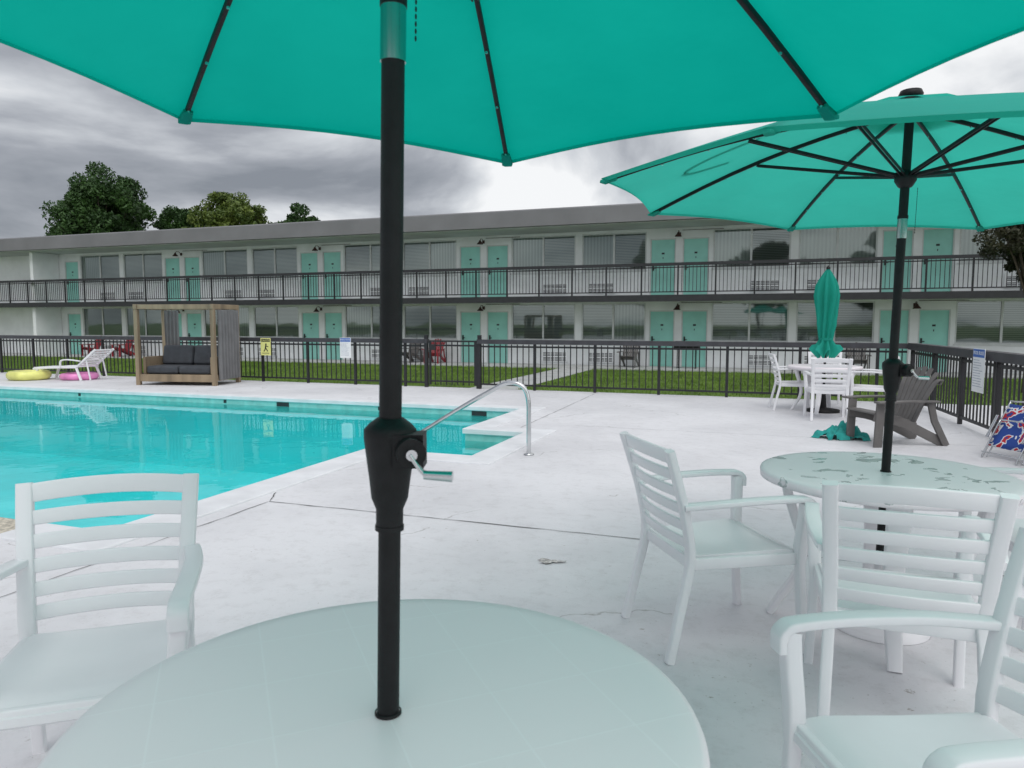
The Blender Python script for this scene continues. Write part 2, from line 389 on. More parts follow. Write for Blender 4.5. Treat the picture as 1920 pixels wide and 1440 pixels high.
# handrail
mb=MB()
rp=smooth([(1.34,-3.70,0),(1.34,-3.70,.35),(1.33,-3.70,.60),(1.26,-3.70,.73),(1.10,-3.70,.755),(.90,-3.70,.66),(.5,-3.70,.43),(0,-3.70,.12),(-.5,-3.70,-.2),(-.75,-3.7,-.35),(-.82,-3.7,-.5),(-.82,-3.7,-1.0)],6)
mb.tube(rp,.024,12); mb.lathe([(.055,0.004),(.055,.012),(.03,.022)],20,(1.34,-3.70,0))
mb.obj('pool_handrail',[M_steel],M=F)

mb=MB(); mb.b2(-42,24,13.6,15.36,-.27,-.20); mb.obj('sidewalk',[M_conc],M=F)
mb=MB()
for k in range(8): mb.b2(-3.3,-2.1,3.21+k*1.3,3.21+k*1.3+1.285,-.27,-.235)
mb.obj('garden_path',[M_conc],M=F,bevel=.005)

# ------------------------------------------------------------------ railings
def railing(mb,p0,p1,z0,h,sp=.125,post=1.2,capw=.13,caph=.09,skip=None):
    p0=Vector((*p0,0)); p1=Vector((*p1,0)); d=p1-p0; l=d.length; t=d/l; ang=math.atan2(t.y,t.x); M=Matrix.Rotation(ang,4,'Z')
    def seg(a,b):
        c=p0+t*((a+b)/2); 
        mb.box((c.x,c.y,z0+h-caph/2),(b-a,capw,caph),1,M)
        mb.box((c.x,c.y,z0+.10),(b-a,.035,.035),0,M)
        mb.box((c.x,c.y,z0+h-caph-.055),(b-a,.035,.035),0,M)
    segs=[(0,l)]
    if skip: segs=[(0,skip[0]),(skip[1],l)]
    for a,b in segs:
        seg(a,b)
        k=0
        while a+k*sp<=b+1e-6:
            c=p0+t*(a+k*sp); isp=(k%round(post/sp)==0)
            w=.05 if isp else .018
            mb.box((c.x,c.y,z0+(h-caph)/2-.001+ (0 if isp else .04)),(w,w,h-caph-(0 if isp else .09)),0,M); k+=1
FW=3.08
mb=MB(); railing(mb,(-30,FW),(5.9,FW),0,1.03,skip=(26.8,27.95))
mb.obj('pool_fence',[M_fence,M_cap],M=F)
mb=MB(); railing(mb,(5.97,FW-.1),(6.9,-8.5),0,1.04,capw=.16,caph=.11); mb.obj('pool_fence',[M_fence,M_cap],M=F)
mb=MB()
for x in(-3.24,-2.01): mb.b2(x-.035,x+.035,FW-.035,FW+.035,0,1.12)
for z in(.12,.88,.97): mb.b2(-3.17,-2.08,FW-.018,FW+.018,z,z+.035)
for k in range(9): mb.b2(-3.17+k*.13,-3.17+k*.13+.018,FW-.009,FW+.009,.06,.98)
mb.b2(-3.17,-3.13,FW-.02,FW+.02,.06,1.0); mb.b2(-2.12,-2.08,FW-.02,FW+.02,.06,1.0)
mb.b2(-3.13,-3.0,FW-.06,FW-.02,.80,.92)
mb.obj('pool_gate',[M_fence],M=F)

# ------------------------------------------------------------------ motel
motel=empty('motel_building',F)
W0=15.4; U0,U1=-42,24
wall=MB(); doors=MB(); glass=MB(); frames=MB(); back=MB(); ac=MB(); lamps=MB()
for fl in(0,1):
    z0=-.25+2.54*fl; zt=z0+2.54 if fl==0 else 4.72
    def wb(a,b,za,zb): wall.b2(a,b,W0,W0+.2,z0+za,z0+zb if zb<2.5 else zt)
    wb(U0,-29.27-.0,0,2.54)
    first=-29.25
    for k in range(8):
        c=first+7.45*k
        d1=(c-1.02,c-.12); d2=(c+.12,c+1.02); w1=(c+1.15,c+3.68); w2=(c+3.92,c+6.3)
        dl=[d2] if k==0 else [d1,d2]
        if k==0: wb(c-.02,c+.12,0,2.54)
        else: wb(c-.12,c+.12,0,2.54)
        for d in dl:
            wb(d[0],d[1],2.05,2.54)
            doors.b2(d[0]+.04,d[1]-.04,W0+.06,W0+.10,z0+.02,z0+2.01,0)
            for (a,b) in((d[0],d[0]+.04),(d[1]-.04,d[1])): doors.b2(a,b,W0+.02,W0+.15,z0,z0+2.05,2)
            doors.b2(d[0]+.04,d[1]-.04,W0+.02,W0+.15,z0+2.01,z0+2.05,2)
            m=(d[0]+d[1])/2
            doors.b2(m-.05,m+.05,W0+.052,W0+.06,z0+1.50,z0+1.56,1)
            doors.b2(m-.012,m+.012,W0+.05,W0+.06,z0+1.34,z0+1.40,1)
            hx=d[0]+.11
            doors.b2(hx-.025,hx+.025,W0+.03,W0+.06,z0+.93,z0+1.12,1)
            doors.b2(hx-.02,hx+.09,W0+.01,W0+.03,z0+1.0,z0+1.03,1)
        for (a,b) in((c+1.02,c+1.15),(c+3.68,c+3.92),(c+6.3,c+6.43)): wb(a,b,0,2.54)
        for w in(w1,w2):
            wb(w[0],w[1],0,.95); wb(w[0],w[1],2.32,2.54)
            a,b=w; za,zb=z0+.95,z0+2.32; m=(a+b)/2
            for (p,q) in((a,a+.05),(b-.05,b),(m-.035,m+.035)): frames.b2(p,q,W0+.03,W0+.09,za,zb)
            frames.b2(a+.05,b-.05,W0+.031,W0+.089,za,za+.05); frames.b2(a+.05,b-.05,W0+.031,W0+.089,zb-.05,zb)
            frames.b2(a-.03,b+.03,W0-.04,W0+.03,za-.05,za-.001)
            for (p,q) in((a+.05,m-.035),(m+.035,b-.05)):
                glass.quad((p,W0+.06,za+.05),(q,W0+.06,za+.05),(q,W0+.06,zb-.05),(p,W0+.06,zb-.05))
                kind=random.choice([0,0,1,2,2])
                back.quad((p-.03,W0+.11,za),(q+.03,W0+.11,za),(q+.03,W0+.11,zb),(p-.03,W0+.11,zb),kind)
            ca=a+ (1.75 if w is w1 else .75); 
            ac.b2(ca-.5,ca+.5,W0-.05,W0+.01,z0+.14,z0+.56,0)
            for i in range(6):
                for j in range(2):
                    x=ca-.45+i*.153; z=z0+.18+j*.18
                    for q in range(3): ac.b2(x,x+.125,W0-.056,W0-.049,z+q*.05,z+q*.05+.03,1)
        lx=c
        if k>0:
            zl=z0+2.18
            lamps.tube([(lx,W0,zl),(lx,W0-.15,zl+.10),(lx,W0-.3,zl+.09),(lx,W0-.36,zl+.02)],.012,6)
            lamps.lathe([(.03,zl+.03),(.05,zl-.02),(.12,zl-.10),(.125,zl-.12),(.03,zl-.11)],14,(lx,W0-.36,0))
            lamps.b2(lx-.05,lx+.05,W0-.03,W0-.001,zl-.06,zl+.06)
            lamps.b2(lx+.1,lx+1.5,W0-.02,W0-.001,zl+.13,zl+.145)
wall.obj('walls',[M_wall],motel); doors.obj('doors',[M_door,M_dark,M_frame],motel); frames.obj('window_frames',[M_frame],motel)
glass.obj('window_glass',[M_glass],motel); back.obj('blinds',[M_blind,M_blind2,M_drape],motel); ac.obj('air_conditioner_grilles',[M_wall,M_grille],motel)
lamps.obj('wall_lamps',[M_lamp],motel)
mb=MB()
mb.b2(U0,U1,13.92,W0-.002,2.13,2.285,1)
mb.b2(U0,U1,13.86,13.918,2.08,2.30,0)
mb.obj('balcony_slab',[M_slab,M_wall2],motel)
mb=MB(); railing(mb,(U0,13.95),(U1,13.95),2.30,1.07,sp=.122,post=1.22,capw=.10,caph=.10); mb.obj('balcony_railing',[M_fence,M_slab],motel)
mb=MB()
prof=[(13.55,4.74),(13.62,5.30),(13.75,5.36),(18.5,5.7),(24,5.36),(24,4.74)]
rings=[[Vector((u,y,z)) for y,z in prof] for u in(U0-.6,U1+.6)]
mb.rings(rings,0,False,True)
mb.obj('roof',[M_fascia],motel)
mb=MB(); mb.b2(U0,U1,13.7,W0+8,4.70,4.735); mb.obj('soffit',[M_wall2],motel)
mb=MB(); mb.b2(U0,U0+.2,W0+.21,24,-.25,4.7); mb.b2(U1-.2,U1,W0+.21,24,-.25,4.7); mb.b2(U0,U1,23.8,24-.001,-.25,4.69); mb.obj('end_walls',[M_wall],motel)
mb=MB(); mb.b2(-29.7,-29.5,14.05,15.38,-.2,2.12); mb.b2(-29.7,-29.5,14.05,15.38,2.29,4.69); mb.obj('stair_wall',[M_wall],motel)

# ------------------------------------------------------------------ chair
def chair_mesh():
    mb=MB()
    nx,ny=12,12; top=[];bot=[]
    for j in range(ny+1):
        for i in range(nx+1):
            y=-.235+.49*j/ny; hw=.210+.037*j/ny; x=-hw+2*hw*i/nx
            z=.435-.022*math.cos(x/hw*math.pi/2)*math.sin(math.pi*min(1,(j+1)/ny*.9))+.012*j/ny-(.035*max(0,(j/ny-.86)/.14)**2)
            top.append((x,y,z)); bot.append((x,y,z-.022))
    w=nx+1; f1=[(j*w+i,j*w+i+1,(j+1)*w+i+1,(j+1)*w+i) for j in range(ny) for i in range(nx)]
    mb.add(top,f1,0,True); mb.add(bot,[tuple(reversed(f)) for f in f1],0,True)
    edge=[i for i in range(w)]+[j*w+nx for j in range(1,ny+1)]+[ny*w+i for i in range(nx-1,-1,-1)]+[j*w for j in range(ny-1,0,-1)]
    m=len(edge); mb.add([top[e] for e in edge]+[bot[e] for e in edge],[(k,k+m,(k+1)%m+m,(k+1)%m) for k in range(m)],0,False)
    for s in(-1,1):
        mb.sweep(smooth([(s*.268,.268,0),(s*.262,.252,.2),(s*.258,.243,.42),(s*.268,.250,.56),(s*.274,.252,.63),(s*.275,.250,.650)],4),[.036]*8+[.048]*13,[.036]*8+[.044]*13,(1,0,0),rad=.4)
        mb.sweep(smooth([(s*.274,.281,.60),(s*.2745,.280,.635),(s*.275,.266,.655),(s*.276,.235,.664),(s*.279,.10,.668),(s*.274,-.08,.664),(s*.256,-.22,.655),(s*.244,-.285,.65)],5),
                 [.054]*36,[.020]*5+[.024]*31,(1,0,0),rad=.5)
        mb.sweep(smooth([(s*.240,-.335,0),(s*.232,-.29,.2),(s*.226,-.245,.42),(s*.230,-.27,.60),(s*.238,-.315,.76),(s*.244,-.355,.885)],4),
                 [.038]*8+[.048]*13,[.036]*8+[.032]*13,(1,0,0),rad=.4)
        mb.sweep([(s*.250,.225,.405),(s*.226,-.235,.405)],.022,.05,(1,0,0),rad=.4)
        for y0 in (.268,-.335):   # dark glides under the feet
            mb.lathe([(.016,.0005),(.017,.008)],12,(s*(.268 if y0>0 else .240),y0,0),mi=1)
    mb.sweep([(-.25,.238,.405),(.25,.238,.405)],.022,.05,(0,1,0),rad=.4)
    mb.sweep([(-.222,-.235,.405),(.222,-.235,.405)],.022,.05,(0,1,0),rad=.4)
    def ys(z):
        pts=[(.42,-.245),(.60,-.27),(.76,-.315),(.885,-.355)]
        for (a,ya),(b,yb) in zip(pts,pts[1:]):
            if z<=b: return ya+(yb-ya)*(z-a)/(b-a)
        return pts[-1][1]
    zs=[.856,.780,.708,.636,.564,.492]
    for k,z in enumerate(zs):
        hh=.046 if k else .060
        path=[]
        for i in range(13):
            x=-.226+.452*i/12; q=1-(x/.226)**2
            path.append((x,ys(z)-.030*q+.004,z+(.010*q if k==0 else .005*q)))
        mb.sweep(path,.014,hh,(0,1,.2),rad=.6)
    return mb.mesh('patio_chair',[M_plastic,M_grille])
CH=chair_mesh()
def chair(x,y,fx,fy):
    o=bpy.data.objects.new('patio_chair',CH); col.objects.link(o)
    a=math.degrees(math.atan2(fy,fx))-90; o.matrix_basis=place(x,y,a); return o
def chair_back(bx,by,fx,fy):
    l=math.hypot(fx,fy); return chair(bx+.35*fx/l,by+.35*fy/l,fx,fy)
chair_back(-1.32,2.33,.30,-.95)
chair(.92,3.16,.96,.22)
chair_back(1.25,2.19,.36,.93)
chair_back(1.31,1.50,-.99,-.12)
chair(2.47,3.22,-1,.05)
# ------------------------------------------------------------------ tables
def table(x,y,ang,top,name='patio_table',rad=.54):
    e=empty(name,place(x,y,ang))
    mb=MB(); mb.lathe([(.001,.722),(.2,.722),(.4,.7215),(rad-.05,.721),(rad-.015,.7195),(rad-.004,.715),(rad,.706),(rad-.002,.682),(rad-.012,.678),(rad-.02,.69),(.02,.69)],96,cap=False)
    mb.obj('top',[top],e)
    mb=MB()
    for k in range(4):
        a=R(45+90*k); c,s=math.cos(a),math.sin(a)
        prof=[(.40,.69),(.415,.62),(.375,.48),(.335,.34),(.36,.20),(.43,.08),(.475,.0)]
        pts=smooth([(r*c,r*s,z) for r,z in prof],4); n=len(pts)
        mb.sweep(pts,[.10-.045*i/(n-1) for i in range(n)],[.045-.012*i/(n-1) for i in range(n)],(-s,c,0),rad=.5)
    for k in range(2):
        a=R(45+90*k); c,s=math.cos(a),math.sin(a)
        mb.box((0,0,.655),(.76,.03,.06),0,Matrix.Rotation(a,4,'Z')) if k==0 else (mb.box((-.2*c,-.2*s,.655),(.36,.03,.06),0,Matrix.Rotation(a,4,'Z')),mb.box((.2*c,.2*s,.655),(.36,.03,.06),0,Matrix.Rotation(a,4,'Z')))
    mb.lathe([(.43,.688),(.43,.655),(.418,.655),(.418,.688)],64,cap=False)
    mb.obj('legs',[M_plastic],e)
    return e
table(-.215,1.196,22,M_tab); table(1.695,3.22,25,M_tabw)

# ------------------------------------------------------------------ open umbrellas
def umbrella(x,y,lx,ly,a,b,c,apex,phase,rad,runz,crank,sleeve,mc,zt=.72,name='patio_umbrella',zadj={}):
    e=empty(name,place(x,y,0))
    def pole(z): return Vector((lx*(z-zt),ly*(z-zt),z))
    top=pole(apex)
    hub=Vector((top.x,top.y,0))
    tips=[]
    for k in range(8):
        an=R(phase+45*k); dx,dy=rad*math.cos(an),rad*math.sin(an)
        tips.append(Vector((hub.x+dx,hub.y+dy,a+b*dx+c*dy+zadj.get(k,0))))
    T=Vector((hub.x,hub.y,apex))
    def rib(k,s):
        t=tips[k%8]; p=T.lerp(t,s); p.z+= .045*math.sin(math.pi*s); return p
    cm=MB(); ns,nt_=14,10
    for k in range(8):
        g=[]
        for i in range(ns+1):
            s=.10+.90*i/ns
            for j in range(nt_+1):
                t=j/nt_; q=math.sin(math.pi*t)
                ss=s*(1-.022*q*s)
                p=rib(k,ss).lerp(rib(k+1,ss),t); p.z+=.004*q*s; g.append(p)
        w=nt_+1
        cm.add(g,[(i*w+j,i*w+j+1,(i+1)*w+j+1,(i+1)*w+j) for i in range(ns) for j in range(nt_)],0,True)
        hem=[g[ns*w+j] for j in range(nt_+1)]
        hem+= [p+Vector((0,0,-.014))+(Vector((hub.x,hub.y,p.z))-p).normalized()*.012 for p in hem[:nt_+1]]
        cm.add(hem,[(j,j+1,j+1+w,j+w) for j in range(nt_)],0,True)
        g=[]
        for i in range(5):
            s=.0+.20*i/4
            for j in range(nt_+1):
                t=j/nt_; p=rib(k,s).lerp(rib(k+1,s),t); p.z+=.045-.02*(i/4); g.append(p)
        cm.add(g,[(i*w+j,i*w+j+1,(i+1)*w+j+1,(i+1)*w+j) for i in range(4) for j in range(nt_)],0,True)
        d=(tips[k]-T).normalized(); sd=Vector((-d.y,d.x,0)).normalized()
        p=rib(k,1)
        cm.sweep([p-d*.07+Vector((0,0,-.018)),p-d*.02+Vector((0,0,-.02)),p+d*.004+Vector((0,0,-.012))],[.028,.036,.026],[.010,.018,.010],sd,rad=.5)
    # loose tie strap lying on the canopy
    st=[]
    for i in range(17):
        t=i/16; s=.62+.16*math.sin(math.pi*t*1.3); f=.30+.45*t
        p=rib(1,s).lerp(rib(2,s),f); p.z+=.012; st.append(p)
    cm.sweep(st,.030,.003,(0,1,0),rad=.5)
    cm.obj('canopy',[mc],e)
    fr=MB()
    for k in range(8):
        pts=[rib(k,s)+Vector((0,0,-.016)) for s in np.linspace(.03,.985,9)]
        d=(tips[k]-T).normalized(); sd=Vector((-d.y,d.x,0)).normalized()
        fr.sweep(pts,.012,.018,sd,rad=.4)
        for s in np.linspace(.2,.95,6):
            p=rib(k,s)+Vector((0,0,-.026)); fr.lathe([(.0045,p.z-.004),(.0045,p.z+.004)],6,(p.x,p.y,0),mi=1)
        ro=pole(runz); st=rib(k,.52)+Vector((0,0,-.03))
        r0=ro+Vector((math.cos(R(phase+45*k))*.03,math.sin(R(phase+45*k))*.03,0))
        fr.sweep([r0+sd*.008,st+sd*.008],.005,.014,sd,rad=.4); fr.sweep([r0-sd*.008,st-sd*.008],.005,.014,sd,rad=.4)
    p=pole(runz); fr.lathe([(.024,p.z-.05),(.03,p.z-.045),(.045,p.z-.02),(.045,p.z+.015),(.024,p.z+.02)],20,(p.x,p.y,0))
    fr.lathe([(.022,top.z-.06),(.05,top.z-.05),(.05,top.z-.02),(.022,top.z-.01)],20,(top.x,top.y,0))
    fr.lathe([(.045,top.z+.04),(.05,top.z+.05),(.042,top.z+.068),(.001,top.z+.075)],20,(top.x,top.y,0))
    fr.tube([pole(.03),pole(1.0),pole(apex)],.0190,20)
    z1=crank
    P=[pole(z1+q) for q in(0,0.03,.05,.085,.15,.165,.175,.185)]
    fr.tube(P,[.023,.023,.031,.035,.044,.044,.035,.022],20)
    fr.tube([pole(z1-.006),pole(z1+.002)],.0245,20)
    q=pole(z1+.135)
    fr.box((q.x+.036,q.y-.02,q.z),(.05,.05,.055))
    fr.tube([q+Vector((.035,-.03,0)),q+Vector((.045,-.065,-.0))],.024,16)
    fr.tube([q+Vector((.045,-.063,-.0)),q+Vector((.047,-.078,-.0))],.009,12,mi=1)
    fr.sweep(smooth([q+Vector((.045,-.075,0)),q+Vector((.058,-.08,-.018)),q+Vector((.070,-.085,-.030))],3),.013,.006,(0,1,0),mi=1,rad=.5)
    fr.tube([q+Vector((.067,-.086,-.029)),q+Vector((.112,-.09,-.031))],[.007,.0085],10,mi=1)
    fr.tube([pole(sleeve),pole(sleeve+.085)],.0208,20,mi=2)
    fr.tube([pole(sleeve+.085),pole(sleeve+.10)],.022,20)
    for i in range(24):
        zc=runz-.06-i*.011
        if zc<sleeve+.02: break
        pc=pole(zc); fr.lathe([(.001,zc-.004),(.0018,zc),(.001,zc+.004)],6,(pc.x+.040,pc.y-.03,0),mi=0,cap=False)
    fr.obj('frame',[M_black,M_steel,M_chrome],e)
    bs=MB(); bs.lathe([(.21,0.002),(.21,.03),(.18,.055),(.05,.07),(.03,.12),(.03,.30),(.022,.30)],36)
    bs.obj('base',[M_plastic],e)
    bs=MB(); bs.lathe([(.023,.723),(.023,.727),(.0205,.728)],24,cap=False); bs.obj('table_ring',[M_blackp],e)
    return e
umbrella(-.215,1.196,.022,0,2.099,-.040,-.108,2.46,83,1.34,2.12,1.055,1.815,M_canopy,zadj={6:-.11,2:-.03,5:-.05})
umbrella(1.695,3.22,.022,0,1.965,-.045,.012,2.33,90,1.34,2.035,1.05,1.765,M_canopy2)

# ------------------------------------------------------------------ far dining group
table(4.85,11.15,10,M_tab)
for (x,y,fx,fy) in((4.55,10.35,.25,.9),(4.52,11.5,1,-.2),(5.35,10.75,-1,.4),(5.2,11.9,-.35,-1)): chair(x,y,fx,fy)
def closed_umbrella(x,y):
    e=empty('closed_patio_umbrella',place(x,y,0))
    mb=MB(); n=72; rings=[]
    prof=[(2.20,.02),(2.16,.045),(2.05,.10),(1.95,.135),(1.80,.15),(1.65,.135),(1.50,.12),(1.35,.11),(1.2,.09),(1.12,.08),(1.05,.11),(.97,.15),(.90,.18)]
    for i,(z,r) in enumerate(prof):
        t=i/(len(prof)-1); ring=[]
        for j in range(n):
            th=2*math.pi*j/n; rr=r*(1+(.20+.22*t)*math.cos(8*th+1.9*math.sin(2.6*z))+.08*math.sin(3*th+3*z)) 
            zz=z+ (.08*math.cos(8*th+1.5)*t if i>=len(prof)-2 else 0)
            ring.append(Vector((rr*math.cos(th),rr*math.sin(th),zz)))
        rings.append(ring)
    mb.rings(rings,0,True,False)
    mb.lathe([(.10,1.15),(.104,1.13),(.10,1.11)],24,cap=False); mb.obj('canopy',[M_canopy2],e)
    mb=MB(); mb.tube([(0,0,.03),(0,0,2.22)],.019,14); mb.lathe([(.03,2.2),(.03,2.23),(.001,2.26)],14); mb.lathe([(.24,.002),(.24,.04),(.05,.07),(.03,.3)],30); mb.obj('pole',[M_black],e)
closed_umbrella(4.85,11.15)

# ------------------------------------------------------------------ adirondack chairs
def adk_mesh(name,m):
    mb=MB()
    for s in(-1,1):
        mb.sweep([(s*.27,.38,0),(s*.27,.36,.52)],.03,.10,(1,0,0),rad=.2)
        mb.sweep(smooth([(s*.25,.42,.36),(s*.25,.1,.30),(s*.25,-.25,.14),(s*.25,-.50,.02)],4),.026,.11,(1,0,0),rad=.2)
        mb.sweep([(s*.28,-.50,0),(s*.27,-.34,.30),(s*.27,-.28,.52)],.03,.08,(1,0,0),rad=.2)
        mb.sweep(smooth([(s*.31,.44,.535),(s*.32,.2,.54),(s*.31,-.1,.54),(s*.28,-.38,.53)],4),[.12]*5+[.10]*4+[.06]*4,.024,(1,0,0),rad=.5)
    for i in range(6):
        y=.40-i*.095; z=.405-.012*i-.006*i*i*.5
        mb.sweep([(-.265,y,z),(.265,y,z)],.085,.02,(0,1,-.15),rad=.5)
    for k in range(7):
        x=(k-3)*.074; top=.93-.018*(k-3)**2*.9
        mb.sweep(smooth([(x*.92,-.12,.28),(x*1.0,-.22,.52),(x*1.22,-.33,.76),(x*1.38,-.40,top)],4),[.062]*5+[.07]*8,.018,(1,0,0),rad=.6)
    mb.sweep([(-.26,-.28,.50),(.26,-.28,.50)],.03,.06,(0,1,.3),rad=.3)
    mb.sweep([(-.28,-.40,.76),(.28,-.40,.76)],.025,.06,(0,1,.3),rad=.3)
    return mb.mesh(name,[m])
A1=adk_mesh('adirondack_chair',M_adk); A2=adk_mesh('adirondack_chair_red',M_red)
def adk(me,x,y,a,z=0,s=1):
    o=bpy.data.objects.new('adirondack_chair',me); col.objects.link(o); o.matrix_basis=place(x,y,a,z)@Matrix.Scale(s,4)
adk(A1,4.40,8.25,98,0,.95)
def loc(u,w): p=F@Vector((u,w,0)); return p.x,p.y
for u in(-26.3,-24.4): adk(A2,*loc(u,14.4),150,-.2)
adk(A2,*loc(-8.6,14.5),165,-.2); adk(A1,*loc(-9.7,14.6),150,-.2)
adk(A1,*loc(-1.0,14.5),160,-.2); adk(A1,*loc(6.3,14.6),160,-.2)
mb=MB()
for x in(-.3,.3):
    for y in(-.15,.15): mb.tube([(x,y,0),(x,y,.7)],.014,6)
mb.sweep([(-.42,0,.76),(.42,0,.76)],.38,.16,(0,1,0),rad=.5); mb.sweep([(-.40,0,.88),(.40,0,.88)],.34,.12,(0,1,0),rad=.9); mb.tube([(-.25,-.22,.86),(.25,-.22,.86)],.012,8)
x,y=loc(1.0,14.3); mb.obj('barbecue_grill',[M_blackp],M=place(x,y,-20,-.2))

# ------------------------------------------------------------------ teal cloth, beach chairs
mb=MB(); n=30; g=[]
for j in range(n+1):
    for i in range(n+1):
        a=i/n*2-1; b=j/n*2-1; r=math.hypot(a,b)
        h=max(0,1-r)**.45*(.13+.05*math.sin(6*a+3*b)+.04*math.sin(11*b-5*a)+.03*math.sin(17*a+9*b))+random.uniform(-.005,.005)
        g.append((a*.32*(1+.15*math.sin(5*b)),b*.24*(1+.2*math.sin(4*a)),max(.006,h)))
w=n+1; mb.add(g,[(j*w+i,j*w+i+1,(j+1)*w+i+1,(j+1)*w+i) for j in range(n) for i in range(n) if math.hypot((i+.5)/n*2-1,(j+.5)/n*2-1)<1.0+.10*math.sin(9*math.atan2(j-n/2,i-n/2))],0,True)
mb.obj('crumpled_towel',[M_teal],M=place(4.00,8.62,10))
def beach(x,y,a,tilt,m,s=.85):
    e=empty('folding_beach_chair',place(x,y,a)@Matrix.Rotation(R(tilt),4,'X')@Matrix.Scale(s,4))
    mb=MB()
    for d,hh,ww in((0,.78,.27),(.045,.62,.25),(-.045,.50,.24)):
        mb.tube(smooth([(-ww,d,0),(-ww,d,hh*.9),(-ww+.05,d,hh),(ww-.05,d,hh),(ww,d,hh*.9),(ww,d,0)],4),.010,8)
    mb.tube([(-.27,-.045,.06),(.27,-.045,.06)],.01,8)
    mb.sweep([(-.29,-.06,.25),(-.29,-.06,.55)],.035,.02,(1,0,0),rad=.5); mb.sweep([(.29,-.06,.25),(.29,-.06,.55)],.035,.02,(1,0,0),rad=.5)
    mb.obj('frame',[M_steel],e)
    mb=MB(); g=[]
    for j in range(9):
        for i in range(7): g.append((-.255+.51*i/6,-.012+.02*math.sin(i*math.pi/6),.16+.58*j/8))
    mb.add(g,[(j*7+i,j*7+i+1,(j+1)*7+i+1,(j+1)*7+i) for j in range(8) for i in range(6)],0,True)
    o=mb.obj('fabric',[m],e); so=o.modifiers.new('s','SOLIDIFY'); so.thickness=.006
beach(4.93,7.15,-76,-30,M_beach)
beach(4.97,6.72,-80,-32,M_wood)

# ------------------------------------------------------------------ signs
def text(body,size,M,parent,m):
    c=bpy.data.curves.new('lettering','FONT'); c.body=body; c.size=size; c.align_x='CENTER'; c.align_y='CENTER'; c.extrude=.0008
    c.materials.append(m); o=bpy.data.objects.new('lettering',c); col.objects.link(o); o.parent=parent; o.matrix_basis=M
def rules_sign(M,w,h):
    e=empty('pool_rules_sign',M); X=Matrix.Rotation(R(90),4,'X')
    mb=MB(); mb.b2(-w/2,w/2,0,.006,-h/2,h/2,0); mb.b2(-w/2+.01,w/2-.01,-.002,-.0,h/2-.2*h,h/2-.01,1)
    nl=11
    for i in range(nl):
        z=h/2-.26*h-i*(.66*h/nl); ww=w*random.uniform(.5,.85); mb.b2(-w*.43,-w*.43+ww,-.0018,-.0,z-.012*h,z,2)
    mb.obj('panel',[M_signw,M_signb,M_grayink],e)
    text('POOL RULES',w*.155,Matrix.Translation((0,-.004,h/2-.105*h))@X,e,M_signw)
rules_sign(F@Matrix.Translation((-5.2,FW-.075,.82)),.28,.45)
rules_sign(F@Matrix.Translation((6.12,-.52,.80))@Matrix.Rotation(R(-85.4),4,'Z'),.40,.54)
e=empty('caution_sign',F@Matrix.Translation((-7.35,FW-.075,.82)))
mb=MB(); mb.b2(-.14,.14,0,.006,-.2,.2,0); mb.b2(-.12,.12,-.002,0,.115,.18,1)
mb.box((.01,-.001,.055),(.035,.002,.035),1); mb.box((0,-.001,-.01),(.035,.002,.09),1,Matrix.Rotation(R(12),4,'Y')); mb.box((-.03,-.001,-.08),(.025,.002,.08),1,Matrix.Rotation(R(35),4,'Y')); mb.box((.035,-.001,-.075),(.025,.002,.08),1,Matrix.Rotation(R(-30),4,'Y')); mb.box((.04,-.001,.01),(.07,.002,.018),1,Matrix.Rotation(R(25),4,'Y')); mb.box((0,-.001,-.15),(.2,.002,.012),1)
mb.obj('panel',[M_signy,M_ink],e); text('CAUTION',.05,Matrix.Translation((0,-.004,.147))@Matrix.Rotation(R(90),4,'X'),e,M_signy)

# ------------------------------------------------------------------ cabana daybed
cb=empty('cabana_daybed',F@Matrix.Translation((-8.70,2.05,0))@Matrix.Rotation(R(12),4,'Z')); cw,cd,chh=.90,.5,1.78
mb=MB()
for sx in(-1,1):
    for sy in(-1,1): mb.b2(sx*cw-.045,sx*cw+.045,sy*cd-.045,sy*cd+.045,0,chh-.11)
    mb.b2(sx*cw-.04,sx*cw+.04,-cd-.06,cd+.06,chh-.109,chh-.0)
    mb.b2(sx*(cw-.001)-.03,sx*(cw-.001)+.03,-cd+.046,cd-.046,.10,.22)
for sy in(-1,1): mb.b2(-cw+.041,cw-.041,sy*cd-.035,sy*cd+.035,chh-.105,chh-.005); mb.b2(-cw+.046,cw-.046,sy*(cd-.0)-.03,sy*(cd)+.03,.08,.24)
for i in range(6): mb.b2(-cw+.18+i*.28,-cw+.22+i*.28,-cd+.036,cd-.036,chh-.08,chh-.02)
for i in range(9): mb.b2(-cw+.05,cw-.05,-cd+.04+i*.105,-cd+.12+i*.105,.20,.235)
for s in(-1,1): mb.b2(s*.80-.03,s*.80+.03,-.44,.40,.24,.62)
mb.b2(-.82,.82,.40,.46,.3,.82)
mb.obj('wood_frame',[M_wood],cb,bevel=.006)
mb=MB()
for s in(-1,1):
    mb.b2(s*.385-.375,s*.385+.375,-.44,.30,.245,.42)
    M=Matrix.Rotation(R(-12),4,'X'); mb.box((s*.385,.25,.64),(.74,.17,.44),0,M)
mb.obj('cushions',[M_cush],cb,bevel=.045)
